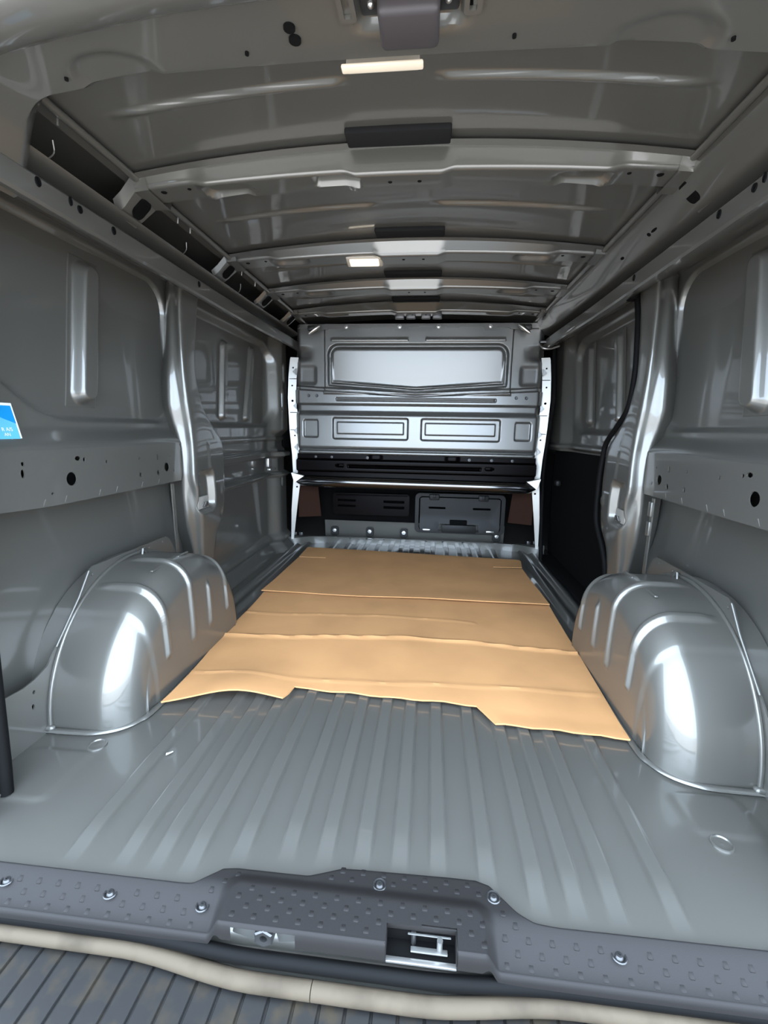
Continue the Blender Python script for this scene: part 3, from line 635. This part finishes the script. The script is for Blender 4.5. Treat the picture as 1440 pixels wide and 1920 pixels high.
for sg in (-1, 1):
    mk('bar_bracket', [(sg * 0.735, 2.66, 0.50), (sg * 0.66, 2.67, 0.482), (sg * 0.715, 2.655, 0.440), (sg * 0.735, 2.70, 0.50), (sg * 0.66, 2.70, 0.482), (sg * 0.715, 2.70, 0.440)], [(0, 1, 2), (3, 5, 4), (0, 3, 4, 1), (1, 4, 5, 2), (2, 5, 3, 0)], 'pale_sheen', part, 20)
# space under the seat bench; black blockers added to keep the cab dark
box('seat_well_back', (0, 3.06, 0.30), (1.9, 0.03, 0.66), 'blackmatt', part, 0.004)
box('cab_side_block', (-0.93, 2.90, 0.65), (0.02, 0.36, 1.4), 'blackmatt', part, 0.004)
box('cab_side_block', (0.93, 2.95, 0.65), (0.02, 0.26, 1.4), 'blackmatt', part, 0.004)
box('cab_light_block', (0, 3.10, 0.95), (2.1, 0.03, 1.1), 'blackmatt', part, 0.004)  # unseen black boards, added to shut light out of the cab
box('cab_light_block', (0, 2.95, 1.45), (2.1, 0.40, 0.02), 'blackmatt', part, 0.004)
for sg in (-1, 1):
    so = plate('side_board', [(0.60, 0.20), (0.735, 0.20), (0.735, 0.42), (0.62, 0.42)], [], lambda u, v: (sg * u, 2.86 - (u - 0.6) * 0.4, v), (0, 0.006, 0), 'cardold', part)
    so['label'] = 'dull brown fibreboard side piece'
# kick panel
xs = refine(-0.60, 0.60, 0.015); t = np.linspace(0, 1, 10)
Xg, Tg = np.meshgrid(xs, t, indexing='ij')
kick = grid('kick_panel', Xg, 2.985 - 0.02 * Tg, 0.01 + 0.145 * Tg, 'paint', part, flip=True)
for x in (-0.53, -0.29, -0.06, 0.55):
    btb = plate('bolt_tab', rr_poly(x - 0.026, x + 0.026, 0.05, 0.115, 0.016), [], lambda u, v: (u, 2.952, v), (0, 0.012, 0), 'grey', part)
    bolt(x, 2.951, 0.088, 0.009, btb)
# black storage panel with slots on the left half
sp_ = plate('storage_panel', rr_poly(-0.540, -0.028, 0.200, 0.345, 0.02), [rr_poly(-0.51, -0.385, 0.289, 0.303, 0.006), rr_poly(-0.51, -0.385, 0.252, 0.266, 0.006), rr_poly(-0.20, -0.06, 0.285, 0.303, 0.006), rr_poly(-0.20, -0.06, 0.247, 0.265, 0.006)],
            lambda u, v: (u, 2.95, v), (0, 0.01, 0), 'black', part)
tube('panel_bead', [(-0.52, 2.945, 0.332), (-0.04, 2.945, 0.336)], 0.004, 'black', part, 8)
# grey flap with hinges
fo = rr_poly(0.012, 0.592, 0.098, 0.362, 0.03)
plate('flap_frame', fo, [rr_poly(0.036, 0.568, 0.116, 0.342, 0.024)], lambda u, v: (u, 2.935, v), (0, 0.02, 0), 'grey', part)
flap = plate('flap', [(0.045, 0.33), (0.06, 0.336), (0.545, 0.336), (0.558, 0.33), (0.558, 0.150), (0.552, 0.110), (0.43, 0.110), (0.42, 0.165), (0.175, 0.165), (0.165, 0.110), (0.05, 0.110), (0.045, 0.150)],
             [rr_poly(0.10, 0.21, 0.262, 0.276, 0.005), rr_poly(0.385, 0.50, 0.262, 0.276, 0.005)], lambda u, v: (u, 2.925 - 0.012 * float(1 - sm(0.15, 0.19, np.array(v))), v), (0, 0.012, 0), 'grey', part, 0.04)
for x in (0.135, 0.45):
    box('flap_hinge', (x, 2.918, 0.340), (0.062, 0.018, 0.036), 'grey', flap, 0.004); box('flap_hinge', (x, 2.910, 0.346), (0.020, 0.012, 0.024), 'grey', flap, 0.003)
box('flap_latch', (0.295, 2.915, 0.178), (0.11, 0.02, 0.032), 'blackmatt', flap, 0.004)
box('flap_label', (0.30, 2.925, 0.132), (0.22, 0.01, 0.052), 'grey', flap, 0.003)
for x in (0.09, 0.50): box('flap_stop', (x, 2.908, 0.124), (0.05, 0.01, 0.012), 'zinc', flap, 0.003)

# ------------------------------------------------------------------ rear sill metal
xs = refine(-0.76, 0.76, 0.02); prof = [(0.60, -0.012), (0.575, -0.03), (0.56, -0.06), (0.555, -0.10), (0.54, -0.14)]
pr = np.array(prof)
tr = grid('trim_1', np.broadcast_to(xs[:, None], (len(xs), len(pr))), np.broadcast_to(pr[None, :, 0], (len(xs), len(pr))), np.broadcast_to(pr[None, :, 1], (len(xs), len(pr))), 'paint', None)
tag(tr, 'painted rear sill edge under the plastic sill cover', 'sill', kind='structure')

# ================================================================== THINGS
# ------------------------------------------------------------------ sill cover
sill = empty('sill_cover', (0, 0.59, 0.0), 'charcoal plastic sill cover with raised tread pads along the tail opening', 'sill cover')
BACK = [(-0.80, .604), (-.30, .605), (-.275, .606), (-.258, .618), (-.236, .636), (-.21, .640), (-.12, .6405), (-.085, .641), (-.06, .650), (-.03, .6615), (0.0, .663), (.152, .667), (.20, .667), (.222, .660), (.240, .642), (.262, .618), (.286, .607), (.32, .605), (0.80, .609)]
bx_ = [p[0] for p in BACK]; by_ = [p[1] for p in BACK]
def sill_back(x):
    return np.interp(x, bx_, by_)
def sill_z(x, y):
    z = -0.020 + 0.032 * sm(0.545, 0.615, y)
    rz = rrect(x, y, -0.212, 0.212, 0.46, 0.612, 0.022)
    z = z + (0.0155 + 0.10 * np.clip(y - 0.548, 0, 1) - z) * ins(rz - 0.004, 0.026)
    return z
def sill_near(x):
    return 0.552 - 0.004 * ins(np.abs(x) - 0.21, 0.02)
xs = np.unique(np.round(np.concatenate([np.arange(-0.76, 0.7601, 0.006), np.arange(-0.24, -0.18, 0.002), np.arange(0.18, 0.24, 0.002)]), 4))
t = np.linspace(0, 1, 40); Xg, Tg = np.meshgrid(xs, t, indexing='ij')
yb = sill_back(Xg); yb = 0.25 * np.roll(yb, 1, 0) + 0.5 * yb + 0.25 * np.roll(yb, -1, 0); yn = sill_near(Xg)
Yg = yb + (yn - yb) * Tg; Zg = sill_z(Xg, Yg) - 0.012 * (1 - sm(0, 0.06, Tg))
dep = np.array([0.0, 0.003, 0.009, 0.016])
Yl = yn[:, :1] - np.array([[0.001, 0.004, 0.005, 0.005]]); Zl = Zg[:, -1:] - dep[None, :]
c = ins(np.abs(xs) - 0.208, 0.016)
Zl = Zl - np.array([[0, 0.003, 0.008, 0.014]]) * c[:, None] * 1.0
# cut-outs under the raised part are left open to the buffer and the latch
Yp = np.concatenate([Yg, Yl], 1); Zp = np.concatenate([Zg, Zl], 1); Xp = np.broadcast_to(xs[:, None], Yp.shape)
cover = grid('cover', Xp, Yp, Zp, 'sill', None, flip=False, sharp=75)
reparent(cover, sill)
# remove lip faces at the latch window and at the buffer recess
bm = bmesh.new(); bm.from_mesh(cover.data)
kill = [f for f in bm.faces if (lambda q: (0.056 < q.x < 0.163 and q.y < 0.571 + 0.05 * (q.x - 0.056)) or (q.y < 0.5475 and -0.185 < q.x < -0.085 and q.z < 0.010))(f.calc_center_median())]
bmesh.ops.delete(bm, geom=kill, context='FACES'); bm.to_mesh(cover.data); bm.free()
# tread pads
bm = bmesh.new(); bmesh.ops.create_cube(bm, size=1.0); bmesh.ops.scale(bm, vec=(0.0085, 0.0118, 0.0030), verts=bm.verts)
for v in bm.verts:
    if v.co.z > 0 and v.co.y > 0: v.co.z -= 0.0022
bmesh.ops.bevel(bm, geom=[e for e in bm.edges], offset=0.0012, segments=1, affect='EDGES')
pad_me = bpy.data.meshes.new('tread_pad'); bm.to_mesh(pad_me); bm.free(); pad_me.materials.append(M['sill'])
for p in pad_me.polygons: p.use_smooth = True
SCREWS = [(-.41, .581), (-.248, .580), (.038, .634), (.227, .635), (.406, .581), (.63, .581), (-.60, .581)]
row = 0
for y in np.arange(0.5595, 0.662, 0.0132):
    for x in np.arange(-0.72, 0.73, 0.0355):
        xx = x + (0.01775 if row % 2 else 0.0)
        yy2 = y + 0.004 * math.sin(xx * 40) * 0
        if yy2 > float(sill_back(xx)) - 0.009 or abs(xx) > 0.70: continue
        if any(math.hypot(xx - a, yy2 - b) < 0.017 for a, b in SCREWS): continue
        rz = float(rrect(np.array(xx), np.array(yy2), -0.212, 0.212, 0.46, 0.612, 0.022))
        if abs(rz - 0.004) < 0.012 or (0.045 < xx < 0.172 and yy2 < 0.583): continue
        z0 = float(sill_z(np.array(xx), np.array(yy2))); z1 = float(sill_z(np.array(xx), np.array(yy2 + 0.004)))
        o = bpy.data.objects.new('tread_pad', pad_me); C.objects.link(o); o.parent = sill
        o.location = (xx, yy2 - 0.59, z0 + 0.0002); o.rotation_euler = (math.atan2(z1 - z0, 0.004), 0, 0)
    row += 1
for (x, y) in SCREWS:
    z = float(sill_z(np.array(x), np.array(y))); V = []; n = 16
    for (rr, zz) in ((0.0115, 0.0005), (0.0105, 0.002), (0.0085, 0.0015), (0.0078, -0.001), (0.006, 0.001), (0.0045, 0.0035), (0.002, 0.0038), (0.0018, 0.0015)):
        for k in range(n): V.append((x + rr * math.cos(2 * math.pi * k / n), y + rr * math.sin(2 * math.pi * k / n), z + zz))
    reparent(mk('screw', V, [(i * n + k, i * n + (k + 1) % n, (i + 1) * n + (k + 1) % n, (i + 1) * n + k) for i in range(7) for k in range(n)] + [tuple(7 * n + k for k in range(n))], 'steel', None, 50), sill)
# turned-in edges of the latch window
for (c_, z_) in (((0.0555, 0.559, 0.0), (0.003, 0.026, 0.030)), ((0.1635, 0.562, 0.0), (0.003, 0.030, 0.030)), ((0.110, 0.5745, 0.012), (0.108, 0.003, 0.010))):
    reparent(box('latch_window', c_, z_, 'sill', None, 0.001), sill)

# latch inside the window
lt = empty('door_latch', (0.11, 0.565, -0.01), 'steel tail door latch inside the window of the sill cover', 'latch')
for o in (box('latch_plate', (0.122, 0.560, -0.010), (0.056, 0.008, 0.003), 'satin', None, 0.001), box('latch_plate', (0.122, 0.568, 0.008), (0.066, 0.003, 0.0015), 'satin', None, 0.001),
          tube('latch_pin', [(0.138, 0.563, -0.012), (0.138, 0.563, 0.009)], 0.0045, 'satin', None, 12), tube('latch_pin', [(0.098, 0.572, -0.014), (0.098, 0.572, 0.006)], 0.004, 'steel', None, 10),
          box('latch_base', (0.110, 0.548, -0.017), (0.106, 0.008, 0.004), 'zinc', None, 0.001), box('latch_dark_lining', (0.110, 0.580, -0.006), (0.13, 0.004, 0.026), 'blackmatt', None, 0.001), box('latch_dark_lining', (0.110, 0.566, -0.019), (0.13, 0.03, 0.003), 'blackmatt', None, 0.001), box('latch_dark_lining', (0.052, 0.565, -0.004), (0.003, 0.03, 0.024), 'blackmatt', None, 0.001), box('latch_dark_lining', (0.168, 0.565, -0.004), (0.003, 0.03, 0.024), 'blackmatt', None, 0.001)):  # black boards stand in for the shade inside the window
    reparent(o, lt)
# hexagonal rubber buffer
bf = empty('door_buffer', (-0.132, 0.555, -0.006), 'black hexagonal door buffer in a bright recess below the sill cover', 'buffer')
def hexring(name, x, y, z, r0, r1, l, mat):
    V = []; n = 6 if r1 else 16; n = 12
    for (rr, yy2) in ((r0, y + l), (r0, y), (r0 * 0.85, y - 0.002), (r1, y - 0.001), (r1, y + l * 0.8)):
        for k in range(n):
            a = 2 * math.pi * k / n; f = rr / max(abs(math.cos(((a + math.pi / 6) % (math.pi / 3)) - math.pi / 6)), 0.8) if rr > r1 else rr
            V.append((x + f * math.cos(a), yy2, z + f * math.sin(a)))
    return mk(name, V, [(i * n + k, i * n + (k + 1) % n, (i + 1) * n + (k + 1) % n, (i + 1) * n + k) for i in range(4) for k in range(n)] + [tuple(4 * n + k for k in range(n))], mat, None, 30)
reparent(hexring('hex_body', -0.132, 0.545, -0.005, 0.014, 0.006, 0.03, 'steel'), bf)
reparent(box('buffer_recess', (-0.165, 0.560, -0.006), (0.040, 0.006, 0.036), 'satin', None, 0.003, Matrix.Rotation(0.25, 3, 'Y')), bf)
reparent(box('buffer_recess', (-0.100, 0.562, -0.012), (0.034, 0.006, 0.030), 'satin', None, 0.003, Matrix.Rotation(-0.2, 3, 'Y')), bf)

# ------------------------------------------------------------------ seals and bumper
def edge_path(y0, yb, z, x1=0.80):
    return [(x, y0 - yb * float(1 - sm(0.12, 0.36, np.array(abs(x + 0.02)))), z) for x in np.linspace(-x1, x1, 60)]
rs = tube('rubber_lip', edge_path(0.556, 0.012, -0.043), 0.010, 'rubber', None, 10, 1.1)
tag(rs, 'black rubber lip below the sill cover', 'seal')
wsx = edge_path(0.552, 0.022, -0.070)
k = next(i for i, p in enumerate(wsx) if p[0] > -0.055)
ws = empty('weather_strip', (0, 0.53, -0.075), 'dusty beige rubber door seal running above the bumper step', 'seal')
reparent(tube('seal_length', wsx[:k] + [(-0.0535, wsx[k][1], -0.070)], 0.0125, 'seal', None, 14, 1.0), ws)
reparent(tube('seal_length', [(-0.0522, wsx[k][1], -0.070)] + wsx[k + 1:], 0.0125, 'seal', None, 14, 1.0), ws)
# bumper step: planks between grooves
bmp = empty('rear_bumper', (0, 0.40, -0.20), 'weathered grey plastic rear bumper step with grooved tread', 'bumper')
pitch = 0.0393
xs = []; 
for i in range(-21, 22):
    c = i * pitch
    xs += [c - 0.0032, c - 0.0014, c + 0.0014, c + 0.0032, c + pitch / 2]
xs = np.unique(np.round([x for x in xs if abs(x) < 0.80], 4))
prof = [(0.565, -0.20), (0.565, -0.098), (0.557, -0.088), (0.548, -0.085)] + [(y, -0.085 - 0.010 * (0.545 - y)) for y in np.linspace(0.53, 0.27, 8)] + [(0.255, -0.095), (0.245, -0.115), (0.242, -0.20), (0.26, -0.33)]
pr = np.array(prof)
gz = -0.004 * np.array([1 - float(sm(0.0014, 0.0032, np.array(abs(((x + pitch / 2) % pitch) - pitch / 2)))) for x in xs])
Xb = np.broadcast_to(xs[:, None], (len(xs), len(pr)))
bow_ = -0.020 * (1 - sm(0.12, 0.36, np.abs(xs + 0.02)))
Yb = pr[None, :, 0] + bow_[:, None]; Zb = pr[None, :, 1] + gz[:, None]
reparent(grid('tread', Xb, Yb, Zb, 'bumper', None, sharp=35), bmp)

# ------------------------------------------------------------------ cardboard sheets
def sheet_a(u, v):
    z = 0.010
    z += 0.030 * math.exp(-((u + 0.44) / 0.13) ** 2) * float(1 - sm(1.10, 1.36, np.array(v)))
    z += 0.006 * math.exp(-((u - 0.1) / 0.3) ** 2) * float(1 - sm(1.15, 1.35, np.array(v)))
    z += 0.004 * float(1 - sm(1.07, 1.14, np.array(v))) * (u > 0.3)
    yc = 1.52 + 0.03 * math.sin(u * 4 + 1.0)
    z += 0.0075 * max(0, 1 - abs(v - yc) / 0.013) + 0.0015 * math.exp(-((v - yc) / 0.07) ** 2)
    yk = 1.245 + 0.02 * math.sin(u * 3)
    z += 0.003 * max(0, 1 - abs(v - yk) / 0.010)
    y2 = 1.72 + 0.02 * math.cos(u * 5)
    z += 0.003 * max(0, 1 - abs(v - y2) / 0.010) * (u < 0.3)
    z += 0.0015 * math.sin(7 * u + 2.2) * math.sin(9 * v) + 0.0012 * math.sin(23 * u + 9 * v)
    return (u, v, max(z, 0.0085))
oa = []
oa += [(-0.617 + (0.326) * t, 1.063 + 0.058 * math.sin(t * math.pi / 2)) for t in np.linspace(0, 1, 14)]
oa += [(-0.281, 1.150), (-0.277, 1.187)] + [(-0.27 + 0.52 * t, 1.187 - 0.03 * t + 0.003 * math.sin(t * 25)) for t in np.linspace(0.02, 1, 18)]
oa += [(0.292, 1.086)] + [(0.30 + 0.32 * t, 1.084 - 0.016 * t + 0.003 * math.sin(t * 18)) for t in np.linspace(0.05, 1, 10)]
oa += [(0.62 + 0.025 * t, 1.068 + 0.93 * t) for t in np.linspace(0.08, 1, 12)]
oa += [(-0.655 + 0.038 * t + 0.006 * math.sin(t * 9), 1.99 - 0.93 * t) for t in np.linspace(0, 0.95, 14)]
ca = plate('cardboard_sheet', oa, [], sheet_a, (0, 0, 0.0045), 'card', None, 0.0095, 30)
tag(ca, 'large creased brown cardboard sheet with a cut-out edge, between the wheel arches', 'cardboard')
def sheet_b(u, v):
    z = 0.0165 + 0.012 * math.exp(-((v - 1.93) / 0.10) ** 2) * (0.6 + 0.4 * math.sin(u * 5)) + 0.002 * math.sin(u * 6) * math.sin(v * 6)
    z += 0.006 * math.exp(-((v - 2.68) / 0.15) ** 2)
    return (u, v, z)
ob = [(-0.658 + 1.298 * t, 1.924 + 0.007 * t + 0.004 * math.sin(t * 14)) for t in np.linspace(0, 1, 24)]
ob += [(0.640, 2.10), (0.632, 2.30), (0.627, 2.470), (0.470, 2.458), (0.470, 2.478), (0.629, 2.494), (0.645, 2.60), (0.640, 2.627)]
ob += [(0.64 - 1.294 * t, 2.627 + 0.087 * t) for t in np.linspace(0.1, 1, 10)]
ob += [(-0.650, 2.60), (-0.648, 2.505), (-0.49, 2.512), (-0.49, 2.500), (-0.647, 2.490), (-0.652, 2.30), (-0.655, 2.10)]
cb_ = plate('cardboard_sheet', ob, [], sheet_b, (0, 0, 0.0045), 'card', None, 0.02, 30)
tag(cb_, 'smaller flat brown cardboard sheet with two slits, lapped over the creased one', 'cardboard')

# ------------------------------------------------------------------ lamps
dl = empty('dome_lamp', (-0.162, 1.745, 1.366), 'small cream dome lamp glowing on the second roof bow', 'lamp')
reparent(box('housing', (-0.162, 1.752, 1.366), (0.132, 0.056, 0.014), 'lampbody', None, 0.006, Matrix.Rotation(-0.25, 3, 'X'), 3), dl)
reparent(box('lens', (-0.162, 1.747, 1.3585), (0.105, 0.036, 0.010), 'lens', None, 0.004, Matrix.Rotation(-0.25, 3, 'X'), 3), dl)
hl = empty('header_lamp', (0.0, 0.825, 1.33), 'slim cream lamp on the front edge of the rear roof header', 'lamp')
reparent(box('lens', (0.001, 0.822, 1.3315), (0.130, 0.016, 0.006), 'lensoff', None, 0.0028), hl)
reparent(box('housing', (0.001, 0.832, 1.342), (0.118, 0.014, 0.016), 'lampbody', None, 0.003), hl)

# ------------------------------------------------------------------ sticker on the left wall
st = empty('sticker', (-0.862, 0.935, 0.762), 'blue and white printed sticker on the left wall above the rail', 'sticker')
def on_wall(u, v, lift=0.0):
    u = u - 0.014
    return (-(0.861 + (v - 0.762) * 0.25) + lift, u, v)
def sq(name, poly, lift, mat): return reparent(plate(name, poly, [], lambda u, v: on_wall(u, v, lift), (-0.0006, 0, 0), mat, None), st)
sq('backing', [(0.85, 0.708), (0.990, 0.708), (0.992, 0.814), (0.85, 0.814)], 0.004, 'white')
sq('print_field', [(0.856, 0.714), (0.985, 0.714), (0.9865, 0.808), (0.856, 0.808)], 0.005, 'lblue')
sq('print_wedge', [(0.856, 0.808), (0.9865, 0.808), (0.9862, 0.768), (0.945, 0.784), (0.856, 0.800)], 0.0056, 'blue')
def text(body, y, z, size):
    cu = bpy.data.curves.new('lettering', 'FONT'); cu.body = body; cu.size = size; cu.align_x = 'RIGHT'; cu.extrude = 0.0003
    o = bpy.data.objects.new('lettering', cu); C.objects.link(o); cu.materials.append(M['white'])
    o.rotation_euler = (math.radians(90), 0, math.radians(90)); lx = on_wall(y, z, 0.0064)
    o.matrix_world = Matrix.Translation(lx) @ Matrix.Rotation(math.radians(90), 4, 'Z') @ Matrix.Rotation(math.radians(90) - 0.245, 4, 'X')
    dg = bpy.context.evaluated_depsgraph_get(); me = bpy.data.meshes.new_from_object(o.evaluated_get(dg)); mw = o.matrix_world.copy()
    bpy.data.objects.remove(o); me.transform(mw); return reparent(link('lettering', me, None, None), st)
text('R A/S', 0.971, 0.751, 0.012); text('AN', 0.962, 0.740, 0.011)
sq('print_stroke', [(0.954, 0.720), (0.956, 0.720), (0.963, 0.733), (0.961, 0.733)], 0.006, 'white')
sq('print_stroke', [(0.970, 0.7165), (0.982, 0.7165), (0.982, 0.7185), (0.970, 0.7185)], 0.006, 'white')

# scrap of paper on the floor
sc = plate('paper_scrap', [(-0.500, 0.893), (-0.494, 0.898), (-0.488, 0.902), (-0.486, 0.899), (-0.492, 0.893), (-0.497, 0.887)], [], lambda u, v: (u, v, 0.0045 + 0.2 * abs(u + 0.494)), (0, 0, 0.0006), 'white')
tag(sc, 'tiny white scrap lying on the bare floor', 'scrap')
